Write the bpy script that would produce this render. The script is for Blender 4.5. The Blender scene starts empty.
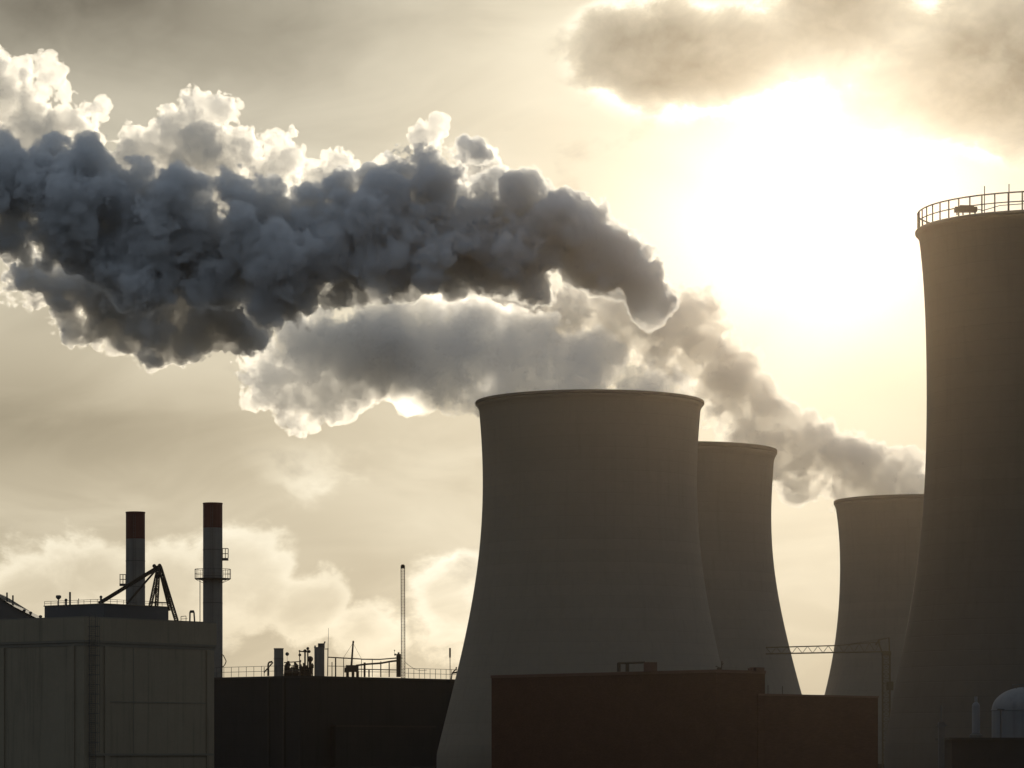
import bpy, bmesh, math, random
import numpy as np
from mathutils import Vector

# ------------------------------------------------------------------ camera, sky, sun
SC = bpy.context.scene
COL = SC.collection
R = math.radians
F, CX, HY, EYE = 3200.0, 512.0, 752.0, 5.0        # focal length in pixels, principal column, horizon row, eye height

cam = bpy.data.cameras.new("camera")
cam_o = bpy.data.objects.new("camera", cam)
COL.objects.link(cam_o)
cam_o.location = (0, 0, EYE)
cam_o.rotation_euler = (R(90), 0, 0)
cam.sensor_width = 36.0
cam.lens = F / 1024 * 36.0
cam.shift_y = (HY - 384) / 1024
cam.clip_start, cam.clip_end = 1.0, 60000.0
SC.camera = cam_o

SUN_AZ, SUN_EL = math.atan(318 / F), math.atan(545 / F)
SUN_DIR = Vector((math.sin(SUN_AZ) * math.cos(SUN_EL), math.cos(SUN_AZ) * math.cos(SUN_EL), math.sin(SUN_EL)))
SUN_STRENGTH = 4.5
SKY_STRENGTH = 0.1
EXPOSURE = 0.0

SC.view_settings.view_transform = 'Standard'
SC.view_settings.look = 'None'
SC.view_settings.exposure = EXPOSURE
SC.view_settings.gamma = 1.0
SC.view_settings.use_curve_mapping = False
SC.render.engine = 'CYCLES'
cy = SC.cycles
cy.use_denoising = True
cy.use_adaptive_sampling = False                      # the thin haze needs every sample
cy.max_bounces = 14
cy.diffuse_bounces = 3
cy.glossy_bounces = 2
cy.transmission_bounces = 4
cy.volume_bounces = 8
cy.transparent_max_bounces = 96
cy.sample_clamp_indirect = 4.0
cy.caustics_reflective = cy.caustics_refractive = False


class N:
    """A socket with arithmetic: a + b builds a math node."""
    tree = None

    def __init__(s, sock): s.s = sock

    @staticmethod
    def put(inp, v):
        if isinstance(v, N): N.tree.links.new(v.s, inp)
        elif isinstance(v, (tuple, list)) and len(v) == 3 and len(inp.default_value) == 4: inp.default_value = (*v, 1)
        else: inp.default_value = v

    @staticmethod
    def math(op, a, b=0.0, c=0.0, clamp=False):
        n = N.tree.nodes.new('ShaderNodeMath'); n.operation = op; n.use_clamp = clamp
        for i, v in enumerate((a, b, c)): N.put(n.inputs[i], v)
        return N(n.outputs[0])

    def __add__(a, b): return N.math('ADD', a, b)
    __radd__ = __add__
    def __sub__(a, b): return N.math('SUBTRACT', a, b)
    def __rsub__(a, b): return N.math('SUBTRACT', b, a)
    def __mul__(a, b): return N.math('MULTIPLY', a, b)
    __rmul__ = __mul__
    def __truediv__(a, b): return N.math('DIVIDE', a, b)
    def __pow__(a, b): return N.math('POWER', a, b)


def clamp01(a): return N.math('ADD', a, 0.0, clamp=True)
def nexp(a): return N.math('EXPONENT', a)
def nmax(a, b): return N.math('MAXIMUM', a, b)
def nmin(a, b): return N.math('MINIMUM', a, b)


def smooth(a, lo, hi, t0=0.0, t1=1.0):
    n = N.tree.nodes.new('ShaderNodeMapRange'); n.interpolation_type = 'SMOOTHSTEP'; n.clamp = True
    for i, v in enumerate((a, lo, hi, t0, t1)): N.put(n.inputs[i], v)
    return N(n.outputs[0])


def combine(x, y, z):
    n = N.tree.nodes.new('ShaderNodeCombineXYZ')
    for i, v in enumerate((x, y, z)): N.put(n.inputs[i], v)
    return N(n.outputs[0])


def separate(v):
    n = N.tree.nodes.new('ShaderNodeSeparateXYZ'); N.put(n.inputs[0], v)
    return [N(o) for o in n.outputs]


def noise(vec, scale=1.0, detail=5.0, rough=0.55, dist=0.0, lac=2.0):
    n = N.tree.nodes.new('ShaderNodeTexNoise')
    N.put(n.inputs['Vector'], vec)
    for k, v in (('Scale', scale), ('Detail', detail), ('Roughness', rough), ('Distortion', dist), ('Lacunarity', lac)):
        N.put(n.inputs[k], v)
    return N(n.outputs['Fac'])


def mixc(f, a, b, blend='MIX'):
    n = N.tree.nodes.new('ShaderNodeMix'); n.data_type = 'RGBA'; n.blend_type = blend; n.clamp_factor = True
    N.put(n.inputs[0], f)
    N.put(n.inputs[6], a); N.put(n.inputs[7], b)
    return N(n.outputs[2])


def scale_col(c, f):
    n = N.tree.nodes.new('ShaderNodeVectorMath'); n.operation = 'SCALE'
    N.put(n.inputs[0], c); N.put(n.inputs['Scale'], f)
    return N(n.outputs[0])


def build_world():
    w = bpy.data.worlds.new("World"); SC.world = w; w.use_nodes = True
    t = w.node_tree; t.nodes.clear(); N.tree = t
    out = t.nodes.new('ShaderNodeOutputWorld'); bg = t.nodes.new('ShaderNodeBackground')
    t.links.new(bg.outputs[0], out.inputs[0])
    bg.inputs[1].default_value = SKY_STRENGTH
    sky = t.nodes.new('ShaderNodeTexSky'); sky.sky_type = 'NISHITA'; sky.sun_disc = False
    sky.sun_elevation = SUN_EL; sky.sun_rotation = SUN_AZ
    sky.air_density = 1.0; sky.dust_density = 3.0; sky.ozone_density = 1.0
    tc = t.nodes.new('ShaderNodeTexCoord')
    d = N(tc.outputs['Generated'])
    x, y, z = separate(d)
    # azimuth and elevation of the view direction, in milliradians / 100
    az = N.math('ARCTAN2', x, y) * 10.0
    el = N.math('ARCSINE', z) * 10.0
    S = F / 10.0                                                    # 320 photo pixels to one unit

    def A(px): return (px - CX) / S
    def E(py): return (HY - py) / S
    p = combine(az, el * 1.25, 0.0)
    warp = noise(p, 1.6, 3, 0.5)
    pw = combine(az + (warp - 0.5) * 0.55, el * 1.25 + (warp - 0.5) * 0.35, 3.7)
    n_big = noise(pw, 1.3, 3, 0.5)
    n_soft = noise(combine(az * 0.8, el * 1.9, 1.3), 1.1, 2, 0.4, 0.6)
    n_mid = noise(pw, 3.2, 7, 0.56)
    n_fine = noise(combine(az + (n_mid - 0.5) * 0.18, el * 1.3 + (n_mid - 0.5) * 0.14, 9.1), 7.0, 6, 0.55)

    def blob(px, py, rx, ry):                                        # soft elliptical cloud bank
        u = (az - A(px)) / (rx / S); v = (el - E(py)) / (ry / S)
        return nexp((u * u + v * v) * -1.0)
    # brightness of the thin cloud veil round the hidden sun
    du = az - SUN_AZ * 10; dv = el - SUN_EL * 10
    r2 = du * du + dv * dv
    r = N.math('SQRT', r2)
    low = smooth(el, E(740), E(250))                                 # 0 at the horizon
    glow = nexp(r2 * -(1 / 0.42 ** 2)) * 0.42 + nexp(r2 * -(1 / 0.75 ** 2)) * 0.02 + nexp(r * -0.20) * 0.55
    far_dim = nexp(nmax(r - 3.0, 0.0) * -0.032)
    veil = (glow + 0.10) * far_dim
    streak = noise(combine(az * 0.9 + el * 0.8, el * 2.6 - az * 0.5, 6.3), 1.5, 5, 0.55, 0.8)
    veil = veil * (0.70 + 0.46 * n_soft + 0.20 * smooth(streak, 0.3, 0.7) * smooth(r, 0.5, 1.6) + 0.06 * (1.0 - smooth(r, 0.5, 1.6)))
    veil = veil + smooth(r, 4.0, 13.0) * 0.098
    # grey veil upper left, dim band left of the middle
    top = blob(60, 10, 300, 90) * 0.66 + blob(330, 60, 120, 70) * 0.15
    band = blob(60, 432, 250, 46) * 0.30 * (0.4 + 1.2 * n_mid) + blob(360, 520, 120, 60) * 0.10
    wisp = blob(330, 480, 70, 45) * smooth(n_mid, 0.46, 0.66) * 0.45 + blob(225, 10, 35, 42) * smooth(n_mid, 0.42, 0.62) * 0.5 + blob(560, 60, 90, 60) * 0.18
    veil = veil * (1.0 - top * (0.55 + 0.9 * n_mid)) * (1.0 - band) * (1.0 + wisp)
    # cloud banks upper right, bright at their thin edges
    m = blob(640, 55, 60, 45) + blob(700, 80, 75, 42) * 0.9 + blob(800, 62, 90, 34) * 0.75 + blob(842, 20, 62, 36) + blob(985, 80, 70, 60) + blob(915, 118, 95, 34) * 0.7 + blob(1150, 60, 170, 90)
    c = m * 1.0 + (n_mid - 0.5) * 2.0 + (n_fine - 0.5) * 0.9 - 0.12
    cl = smooth(c, 0.10, 0.75)
    edge = smooth(c, -0.25, 0.08) * (1.0 - smooth(c, 0.10, 0.40))
    veil = veil + edge * smooth(m, 0.08, 0.4) * 0.40 * nexp(r * -0.55)
    tone_hi = 0.28 + 0.42 * (n_fine - 0.45) - 0.10 * smooth(c, 0.6, 1.1) + nexp(r2 * -(1 / 0.42 ** 2)) * 0.6
    veil = veil * (1.0 - cl * 0.94) + tone_hi * cl * 0.94
    # heaped clouds low on the left
    f = None
    for q in ((95, 578, 72, 54), (25, 592, 75, 48), (165, 592, 62, 52), (252, 580, 72, 62), (312, 606, 62, 52), (365, 630, 62, 44), (446, 612, 52, 56), (-90, 590, 90, 60)):
        u = (az - A(q[0])) / (q[2] / S); v = (el - E(q[1])) / (q[3] / S)
        e = 1.0 - N.math('SQRT', u * u + v * v)
        f = e if f is None else nmax(f, e)
    puffy = noise(combine(az + (warp - 0.5) * 0.2, el * 1.3, 2.2), 6.0, 7, 0.6)
    puffy = 1.0 - N.math('ABSOLUTE', puffy - 0.5) * 5.0
    f = nmax(f, -0.8) + (n_mid - 0.5) * 2.0 + (n_fine - 0.5) * 0.7 - puffy * 0.16
    heap = smooth(f, -0.12, 0.22) * (1.0 - smooth(f, 0.15, 0.75) * 0.55)
    veil = veil * (1.0 + heap * 0.50)
    # tints
    col = mixc(smooth(veil, 0.22, 0.9), (1.0, 0.88, 0.64), (1.0, 0.935, 0.75))
    col = mixc(smooth(veil, 0.62, 1.2), col, (1.0, 0.97, 0.89))
    col = mixc(smooth(el, E(440), E(100)) * smooth(r, 0.6, 1.8), col, (1.0, 0.93, 0.74))
    col = mixc(smooth(el, E(520), E(690)) * smooth(r, 0.9, 2.0) * 0.8, col, (1.0, 0.86, 0.61))
    col = mixc(cl * 0.6, col, (1.0, 0.93, 0.76))
    back = smooth(r, 3.0, 12.0)
    col = mixc(back, col, (0.80, 0.95, 1.15))
    cloud = scale_col(col, veil * (1.35 / SKY_STRENGTH))
    cover = 0.988 - 0.148 * back
    fin = mixc(cover, N(sky.outputs[0]), cloud)
    t.links.new(fin.s, bg.inputs[0])
    w.cycles.sampling_method = 'MANUAL'
    w.cycles.sample_map_resolution = 1024


build_world()

sun = bpy.data.lights.new("sun", 'SUN'); sun.energy = SUN_STRENGTH; sun.angle = R(0.5); sun.color = (1.0, 0.88, 0.68)
sun_o = bpy.data.objects.new("sun", sun); COL.objects.link(sun_o)
sun_o.rotation_euler = (-SUN_DIR).to_track_quat('-Z', 'Y').to_euler()
sun_o.location = SUN_DIR * 3000


# ------------------------------------------------------------------ helpers
def P(px, py, D):
    return Vector(((px - CX) / F * D, D, EYE + (HY - py) / F * D))


def X(px, D): return (px - CX) / F * D
def Z(py, D): return EYE + (HY - py) / F * D


class MB:
    def __init__(s): s.v = []; s.f = []

    def add(s, vs, fs):
        o = len(s.v); s.v += [Vector(v) for v in vs]; s.f += [tuple(i + o for i in f) for f in fs]; return s

    def prism(s, poly, z0, z1):
        n = len(poly)
        area = sum(poly[i][0] * poly[(i + 1) % n][1] - poly[(i + 1) % n][0] * poly[i][1] for i in range(n))
        if area < 0: poly = poly[::-1]
        vs = [(p[0], p[1], z0) for p in poly] + [(p[0], p[1], z1) for p in poly]
        fs = [tuple(range(n))[::-1], tuple(range(n, 2 * n))] + [(i, (i + 1) % n, n + (i + 1) % n, n + i) for i in range(n)]
        return s.add(vs, fs)

    def box(s, c, size, rot=0.0):
        sx, sy, sz = (k / 2 for k in size); ca, sa = math.cos(rot), math.sin(rot)
        poly = [(c[0] + ca * a * sx - sa * b * sy, c[1] + sa * a * sx + ca * b * sy) for a, b in ((-1, -1), (1, -1), (1, 1), (-1, 1))]
        return s.prism(poly, c[2] - sz, c[2] + sz)

    def tube(s, p, q, r, n=8, r2=None):
        p, q = Vector(p), Vector(q); d = (q - p)
        if d.length < 1e-6: return s
        d.normalize()
        a = d.orthogonal().normalized(); b = d.cross(a); r2 = r if r2 is None else r2
        vs = []
        for c, rr in ((p, r), (q, r2)):
            vs += [c + (a * math.cos(2 * math.pi * i / n) + b * math.sin(2 * math.pi * i / n)) * rr for i in range(n)]
        fs = [(i, (i + 1) % n, n + (i + 1) % n, n + i) for i in range(n)] + [tuple(range(n))[::-1], tuple(range(n, 2 * n))]
        return s.add(vs, fs)

    def path(s, pts, r, n=6):
        for a, b in zip(pts[:-1], pts[1:]): s.tube(a, b, r, n)
        return s

    def lathe(s, prof, c, n=48, close=False, loop=False):
        """prof: (radius, z) pairs from bottom to top, swept about the vertical through c."""
        vs, fs, m = [], [], len(prof)
        for r, z in prof:
            vs += [(c[0] + r * math.cos(2 * math.pi * i / n), c[1] + r * math.sin(2 * math.pi * i / n), z) for i in range(n)]
        for j in range(m if loop else m - 1):
            k = (j + 1) % m
            fs += [(j * n + i, j * n + (i + 1) % n, k * n + (i + 1) % n, k * n + i) for i in range(n)]
        if close: fs += [tuple(range(n))[::-1], tuple(range((m - 1) * n, m * n))]
        return s.add(vs, fs)

    def ring(s, c, rad, r, n=64, seg=6):
        prof = [(rad + r * math.cos(2 * math.pi * k / seg), c[2] + r * math.sin(2 * math.pi * k / seg)) for k in range(seg)]
        return s.lathe(prof, c, n, loop=True)

    def sphere(s, c, r, n=14, m=8, sz=1.0):
        prof = [(max(1e-3, r * math.sin(math.pi * j / m)), c[2] - sz * r * math.cos(math.pi * j / m)) for j in range(m + 1)]
        return s.lathe(prof, c, n, close=True)

    def lattice(s, p, q, w, bays, r, side=Vector((0, 1, 0)), up=None, tri=False):
        """a lattice boom from p to q, w wide, with diagonals."""
        p, q = Vector(p), Vector(q); d = (q - p).normalized()
        a = side - d * side.dot(d); a.normalize(); b = d.cross(a) if up is None else up
        offs = [a * w / 2 + b * w / 2, a * w / 2 - b * w / 2, -a * w / 2 - b * w / 2, -a * w / 2 + b * w / 2]
        if tri: offs = [b * w / 2, a * w / 2 - b * w / 2, -a * w / 2 - b * w / 2]
        n = len(offs)
        for o in offs: s.tube(p + o, q + o, r, 6)
        for k in range(bays):
            c0, c1 = p.lerp(q, k / bays), p.lerp(q, (k + 1) / bays)
            for i in range(n):
                j = (i + 1) % n
                u, v = (i, j) if k % 2 else (j, i)
                s.tube(c0 + offs[u], c1 + offs[v], r * 0.6, 4)
                s.tube(c0 + offs[i], c0 + offs[j], r * 0.6, 4)
        return s

    def build(s, name, mat, parent=None, smooth_shade=False, label=None):
        me = bpy.data.meshes.new(name)
        off = parent_loc(parent)
        me.from_pydata([v - off for v in s.v], [], s.f)
        me.validate()
        if smooth_shade: me.shade_smooth()
        me.materials.append(mat)
        o = bpy.data.objects.new(name, me); COL.objects.link(o)
        if parent: o.parent = parent
        if label: o['label'] = label
        return o


def parent_loc(o):
    v = Vector((0, 0, 0))
    while o is not None: v += o.location; o = o.parent
    return v


def tag(o, label, cat, group=None, kind=None):
    o['label'] = label
    if cat: o['category'] = cat
    if group: o['group'] = group
    if kind: o['kind'] = kind
    return o


def thing(name, label, cat, loc, group=None):
    o = bpy.data.objects.new(name, None); COL.objects.link(o); o.location = loc
    o.empty_display_size = 0.5
    return tag(o, label, cat, group)


# ------------------------------------------------------------------ materials
def mat_new(name):
    m = bpy.data.materials.new(name); m.use_nodes = True
    t = m.node_tree; t.nodes.clear(); N.tree = t
    out = t.nodes.new('ShaderNodeOutputMaterial')
    return m, t, out


def surface(name, col, var=0.18, rough=0.85, spec=0.2, scale=0.4, metal=0.0, streak=0.0, lifts=0.0, bump=0.0, panels=0.0):
    m, t, out = mat_new(name)
    b = t.nodes.new('ShaderNodeBsdfPrincipled'); t.links.new(b.outputs[0], out.inputs[0])
    g = t.nodes.new('ShaderNodeNewGeometry'); x, y, z = separate(N(g.outputs['Position']))
    pos = N(g.outputs['Position'])
    n = noise(pos, scale, 6, 0.6)
    f = 1.0 + (n - 0.5) * (2 * var) + (noise(pos, scale * 9, 3, 0.6) - 0.5) * var
    if streak:
        s = noise(combine(x, y, z * 0.05), 0.55, 5, 0.65)
        f = f * (1.0 - streak * smooth(s, 0.48, 0.75))
    h = n * 0.3
    if lifts:
        k = N.math('FRACT', z / lifts)
        line = smooth(k, 0.0, 0.05) * smooth(k, 1.0, 0.95)
        cell = N.math('FLOOR', z / lifts)
        wn = t.nodes.new('ShaderNodeTexWhiteNoise'); wn.noise_dimensions = '1D'; N.put(wn.inputs['W'], cell)
        f = f * (0.94 + 0.06 * line) * (0.975 + 0.05 * N(wn.outputs[0]))
        h = h + line * 0.4
    if panels:
        w = t.nodes.new('ShaderNodeTexBrick'); w.offset = 0.0
        N.put(w.inputs['Vector'], combine(x + y, z, 0.0))
        w.inputs['Scale'].default_value = 1.0; w.inputs['Brick Width'].default_value = panels; w.inputs['Row Height'].default_value = panels * 0.6
        w.inputs['Mortar Size'].default_value = 0.03
        f = f * (1.0 - N(w.outputs['Fac']) * 0.35)
    N.put(b.inputs['Base Color'], scale_col(N(rgb(t, col)), f))
    b.inputs['Roughness'].default_value = rough
    b.inputs['Specular IOR Level'].default_value = spec
    b.inputs['Metallic'].default_value = metal
    if bump:
        bn = t.nodes.new('ShaderNodeBump'); bn.inputs['Strength'].default_value = bump; bn.inputs['Distance'].default_value = 0.2
        N.put(bn.inputs['Height'], h); t.links.new(bn.outputs[0], b.inputs['Normal'])
    return m


def rgb(t, col):
    n = t.nodes.new('ShaderNodeRGB'); n.outputs[0].default_value = (*col, 1); return n.outputs[0]


def brick(name, col, mortar, var=0.2):
    m, t, out = mat_new(name)
    b = t.nodes.new('ShaderNodeBsdfPrincipled'); t.links.new(b.outputs[0], out.inputs[0])
    g = t.nodes.new('ShaderNodeNewGeometry'); x, y, z = separate(N(g.outputs['Position']))
    w = t.nodes.new('ShaderNodeTexBrick')
    N.put(w.inputs['Vector'], combine(x * 0.9 - y * 0.35, z, 0.0))
    w.inputs['Color1'].default_value = (*col, 1); w.inputs['Color2'].default_value = (col[0] * 0.8, col[1] * 0.75, col[2] * 0.75, 1)
    w.inputs['Mortar'].default_value = (*mortar, 1)
    w.inputs['Scale'].default_value = 1.0; w.inputs['Brick Width'].default_value = 0.6; w.inputs['Row Height'].default_value = 0.2
    w.inputs['Mortar Size'].default_value = 0.02
    n = noise(N(g.outputs['Position']), 0.25, 6, 0.6)
    N.put(b.inputs['Base Color'], scale_col(N(w.outputs['Color']), 1.0 + (n - 0.5) * 2 * var))
    b.inputs['Roughness'].default_value = 0.9; b.inputs['Specular IOR Level'].default_value = 0.15
    return m


def vapour(name, density, colour, g, haze_only=False, skin=0.03):
    """A cloud of droplets: a homogeneous scattering volume, with a faint skin of scattered droplets on its hull."""
    m, t, out = mat_new(name)
    v = t.nodes.new('ShaderNodeVolumePrincipled')
    v.inputs['Color'].default_value = (*colour, 1); v.inputs['Density'].default_value = density; v.inputs['Anisotropy'].default_value = g
    t.links.new(v.outputs[0], out.inputs['Volume'])
    if not haze_only:
        mx = t.nodes.new('ShaderNodeMixShader'); mx.inputs[0].default_value = skin
        tr = t.nodes.new('ShaderNodeBsdfTransparent'); df = t.nodes.new('ShaderNodeBsdfDiffuse')
        df.inputs[0].default_value = (*[c * 0.8 for c in colour], 1)
        t.links.new(tr.outputs[0], mx.inputs[1]); t.links.new(df.outputs[0], mx.inputs[2]); t.links.new(mx.outputs[0], out.inputs['Surface'])
    m.cycles.homogeneous_volume = True
    return m


M = dict(
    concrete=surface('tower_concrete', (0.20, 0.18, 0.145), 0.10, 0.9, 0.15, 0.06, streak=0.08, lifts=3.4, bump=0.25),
    dimmed_concrete=surface('dimmed_tower_concrete', (0.115, 0.10, 0.08), 0.10, 0.9, 0.15, 0.06, streak=0.08, lifts=3.4, bump=0.25),  # same concrete, colour darkened to stand in for thinner haze before the nearest tower
    concrete_rim=surface('rim_concrete', (0.15, 0.135, 0.11), 0.15, 0.9, 0.15, 0.3),
    wall=surface('rendered_wall', (0.27, 0.228, 0.16), 0.14, 0.9, 0.12, 0.12, streak=0.25, bump=0.2),
    wall_trim=surface('wall_trim', (0.20, 0.18, 0.14), 0.14, 0.9, 0.12, 0.3),
    shed=surface('shed_cladding', (0.10, 0.10, 0.10), 0.12, 0.8, 0.2, 0.3),
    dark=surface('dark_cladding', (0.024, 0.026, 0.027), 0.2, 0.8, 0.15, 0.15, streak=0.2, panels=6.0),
    dark_trim=surface('dark_trim', (0.035, 0.036, 0.035), 0.15, 0.8, 0.15, 0.4),
    chimney=surface('chimney_shell', (0.16, 0.16, 0.15), 0.10, 0.8, 0.2, 0.3, streak=0.2, lifts=6.0),
    red_paint=surface('red_paint', (0.085, 0.028, 0.024), 0.15, 0.7, 0.2, 0.5, streak=0.25),
    steel=surface('grey_steel', (0.08, 0.08, 0.075), 0.2, 0.7, 0.3, 1.5),
    rust=surface('weathered_steel', (0.07, 0.055, 0.04), 0.3, 0.8, 0.2, 1.5),
    crane=surface('crane_paint', (0.14, 0.115, 0.07), 0.2, 0.7, 0.2, 1.0),
    brick=brick('red_brick', (0.085, 0.042, 0.027), (0.07, 0.042, 0.03)),
    brick_cap=surface('brick_coping', (0.12, 0.07, 0.055), 0.2, 0.9, 0.15, 0.5),
    tank=surface('pale_tank_paint', (0.15, 0.16, 0.165), 0.10, 0.6, 0.25, 0.3, streak=0.25),
    black=surface('black_wall', (0.035, 0.034, 0.032), 0.25, 0.9, 0.1, 0.3),  # near-black tone, mottled at random
    soil=surface('dark_ground', (0.03, 0.028, 0.025), 0.3, 1.0, 0.0, 0.05),
)

# ------------------------------------------------------------------ ground
g = MB().add([(-1250, -120, 0), (1250, -120, 0), (1250, 1750, 0), (-1250, 1750, 0)], [(0, 1, 2, 3)]).build('ground', M['soil'])
g['kind'] = 'structure'


# ------------------------------------------------------------------ cooling towers
def tower(px, D, rows, lip, label, mat='concrete'):
    """rows: (radius in pixels, photo row) from the neck down; lip: (radius, row)."""
    c = Vector((X(px, D), D, 0)); k = D / F
    t = thing('cooling_tower', label, 'cooling tower', c, 'cooling towers')
    pts = sorted([(Z(y, D), r * k) for r, y in rows])
    zs = np.array([p[0] for p in pts]); rs = np.array([p[1] for p in pts])
    # smooth curve through the measured radii
    A = np.vander((zs - zs.mean()) / np.ptp(zs), 6); co = np.linalg.lstsq(A, rs, rcond=None)[0]
    z0, z1 = 0.0, zs[-1]
    prof = []
    for i in range(49):
        z = z0 + (z1 - z0) * i / 48
        zz = min(max(z, zs[0]), zs[-1])
        prof.append((float(np.vander([(zz - zs.mean()) / np.ptp(zs)], 6) @ co), z))
    top_r = prof[-1][0]
    zl = Z(lip[1], D); lr = lip[0] * k; H = zl - z1
    prof += [(top_r + 0.30 * (lr - top_r), z1 + 0.30 * H), (lr - 0.22, z1 + 0.60 * H)]
    inner = [(min(r, top_r) - 0.7, z) for r, z in prof[::-1]]
    MB().lathe(prof + inner, c, 160).build('shell', M[mat], t, True)
    rim = [(top_r - 0.72, z1 + 0.61 * H), (lr - 0.22, z1 + 0.61 * H), (lr - 0.03, z1 + 0.66 * H), (lr, z1 + 0.72 * H), (lr, z1 + 0.92 * H), (lr - 0.12, z1 + 0.98 * H), (lr - 0.4, zl), (top_r - 0.72, zl)]
    MB().lathe(rim, c, 160, loop=True).build('rim', M['concrete_rim'], t, True)
    return t, c, lr, zl


T1_ROWS = [(110.5, 411), (108, 455), (107, 505), (108.5, 535), (112, 561), (115, 580), (121, 620), (129.5, 661), (146, 724), (153, 755)]
T1, T1c, T1r, T1z = tower(589.7, 978, T1_ROWS, (114.5, 402), 'broad pale cooling tower standing behind the long red brick building')
T2_ROWS = [(95.5, 462), (93.5, 500), (93, 533), (95, 558), (102, 606), (109.6, 642), (123, 693), (142, 755)]
T2, T2c, T2r, T2z = tower(678, 1142, T2_ROWS, (99, 450.5), 'cooling tower half hidden behind the broadest tower, above the low brick annex')
T3_ROWS = [(79.5, 510), (76.5, 540), (75.5, 570), (78, 617), (85, 668), (91, 694), (106, 755)]
T3, T3c, T3r, T3z = tower(916, 1367, T3_ROWS, (82, 500.5), 'farthest and shortest cooling tower, seen beyond the crane jib')
T4_ROWS = [(120, 238), (115.3, 284), (113.3, 335), (112.6, 397), (113.5, 455), (117, 526), (123, 573), (128, 599), (134, 639), (141, 675), (147, 700), (152, 735), (155, 755)]
T4, T4c, T4r, T4z = tower(1040, 720, T4_ROWS, (124, 229.5), 'tallest nearest cooling tower with a railing around its rim', 'dimmed_concrete')

# railing, walkway gear and aerials on the rim of the nearest tower
k4 = 720 / F
rail_r = T4r - 0.6; rh = 17.5 * k4
rl = MB().ring((T4c.x, T4c.y, T4z + rh), rail_r, 0.17, 128).ring((T4c.x, T4c.y, T4z + rh * 0.48), rail_r, 0.13, 128).build('railing', M['rust'], T4)
post0 = None
NP = 56
for i in range(NP):
    a = 2 * math.pi * (i + 0.3) / NP
    p = Vector((T4c.x + rail_r * math.cos(a), T4c.y + rail_r * math.sin(a), T4z))
    if post0 is None:
        post0 = MB().tube((0, 0, -0.25), (0, 0, rh), 0.16, 6)
        o = bpy.data.objects.new('post', bpy.data.meshes.new('post'))
        o.data.from_pydata(post0.v, [], post0.f); o.data.materials.append(M['rust']); post0 = o
    else:
        o = post0.copy()
    COL.objects.link(o); o.parent = rl; o.location = p - parent_loc(rl)
for px, top in ((984.5, 186), (1009, 184)):
    D = 720 - math.sqrt(max(0, T4r ** 2 - (X(px, 720) - T4c.x) ** 2)) + 1.2
    D2 = D
    a = MB().tube((X(px, D), D, T4z - 0.2), (X(px, D), D, Z(top, D)), 0.11, 6).build('aerial_mast', M['rust'])
    tag(a, 'thin aerial standing on the railed tower rim, ' + ('the one nearer the boxed winch' if px < 1000 else 'the taller one farther along'), 'aerial', 'aerials on the railed tower')
D = 720 - math.sqrt(T4r ** 2 - (X(966, 720) - T4c.x) ** 2) + 1.8
w = thing('rim_winch', 'dark boxy winch on short legs on the railed tower rim', 'winch', (X(966, D), D, T4z))
MB().prism([(X(955, D), D - .6), (X(977, D), D - .6), (X(977, D), D + 1.6), (X(955, D), D + 1.6)], Z(211.5, D), Z(207, D)).prism([(X(960, D), D - .3), (X(974, D), D - .3), (X(974, D), D + 1.2), (X(960, D), D + 1.2)], Z(207, D), Z(205.3, D)).build('housing', M['rust'], w)
for px in (957, 963, 975):
    MB().tube((X(px, D), D, T4z - 0.2), (X(px, D), D, Z(211, D)), 0.15, 6).build('leg', M['rust'], w)
MB().path([(X(977, D), D, Z(209, D)), (X(983, D), D, Z(210.5, D)), (X(990, D), D, Z(208.5, D)), (X(1000, D), D, Z(205.5, D)), (X(1024, D), D + 1, Z(203, D))], 0.09).build('hose', M['rust'], w)


# ------------------------------------------------------------------ tall chimneys
def ring_platform(parent, c, r0, r1, z, h, nposts=18):
    pl = MB().lathe([(r0 + 0.02, z - 0.35), (r1 * 0.93, z - 0.35), (r1, z - 0.1), (r1, z), (r0 + 0.02, z)], c, 40, loop=True).build('platform', M['steel'], parent)
    b = MB().ring((c.x, c.y, z + h), r1 - 0.12, 0.09, 40).ring((c.x, c.y, z + h * 0.5), r1 - 0.12, 0.07, 40)
    for i in range(nposts):
        a = 2 * math.pi * i / nposts
        p = Vector((c.x + (r1 - 0.12) * math.cos(a), c.y + (r1 - 0.12) * math.sin(a), z)); b.tube(p, p + Vector((0, 0, h)), 0.08, 5)
    for i in range(8):
        a = 2 * math.pi * i / 8; d = Vector((math.cos(a), math.sin(a), 0))
        b.tube(c + d * r0 + Vector((0, 0, z - 1.6)), c + d * (r1 - .3) + Vector((0, 0, z - 0.3)), 0.09, 5)
    b.build('guard_rail', M['steel'], pl)


def side_basket(parent, x0, x1, D, z0, z1):
    """a small caged landing fixed to the shaft's side."""
    s = MB(); w = 1.1
    f = MB().prism([(x0, D - w), (x1, D - w), (x1, D + w), (x0, D + w)], z0, z0 + 0.45 * (z1 - z0) * 0.45).build('landing', M['steel'], parent)
    for x in (x0 + .1, (x0 + x1) / 2, x1 - .1):
        for y in (D - w + .1, D + w - .1): s.tube((x, y, z0), (x, y, z1), 0.08, 5)
    for z in (z1, (z0 + z1) / 2 + .3):
        for y in (D - w + .1, D + w - .1): s.tube((x0 + .1, y, z), (x1 - .1, y, z), 0.08, 5)
        for x in (x0 + .1, x1 - .1): s.tube((x, D - w + .1, z), (x, D + w - .1, z), 0.08, 5)
    s.build('guard_rail', M['steel'], f)


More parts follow.
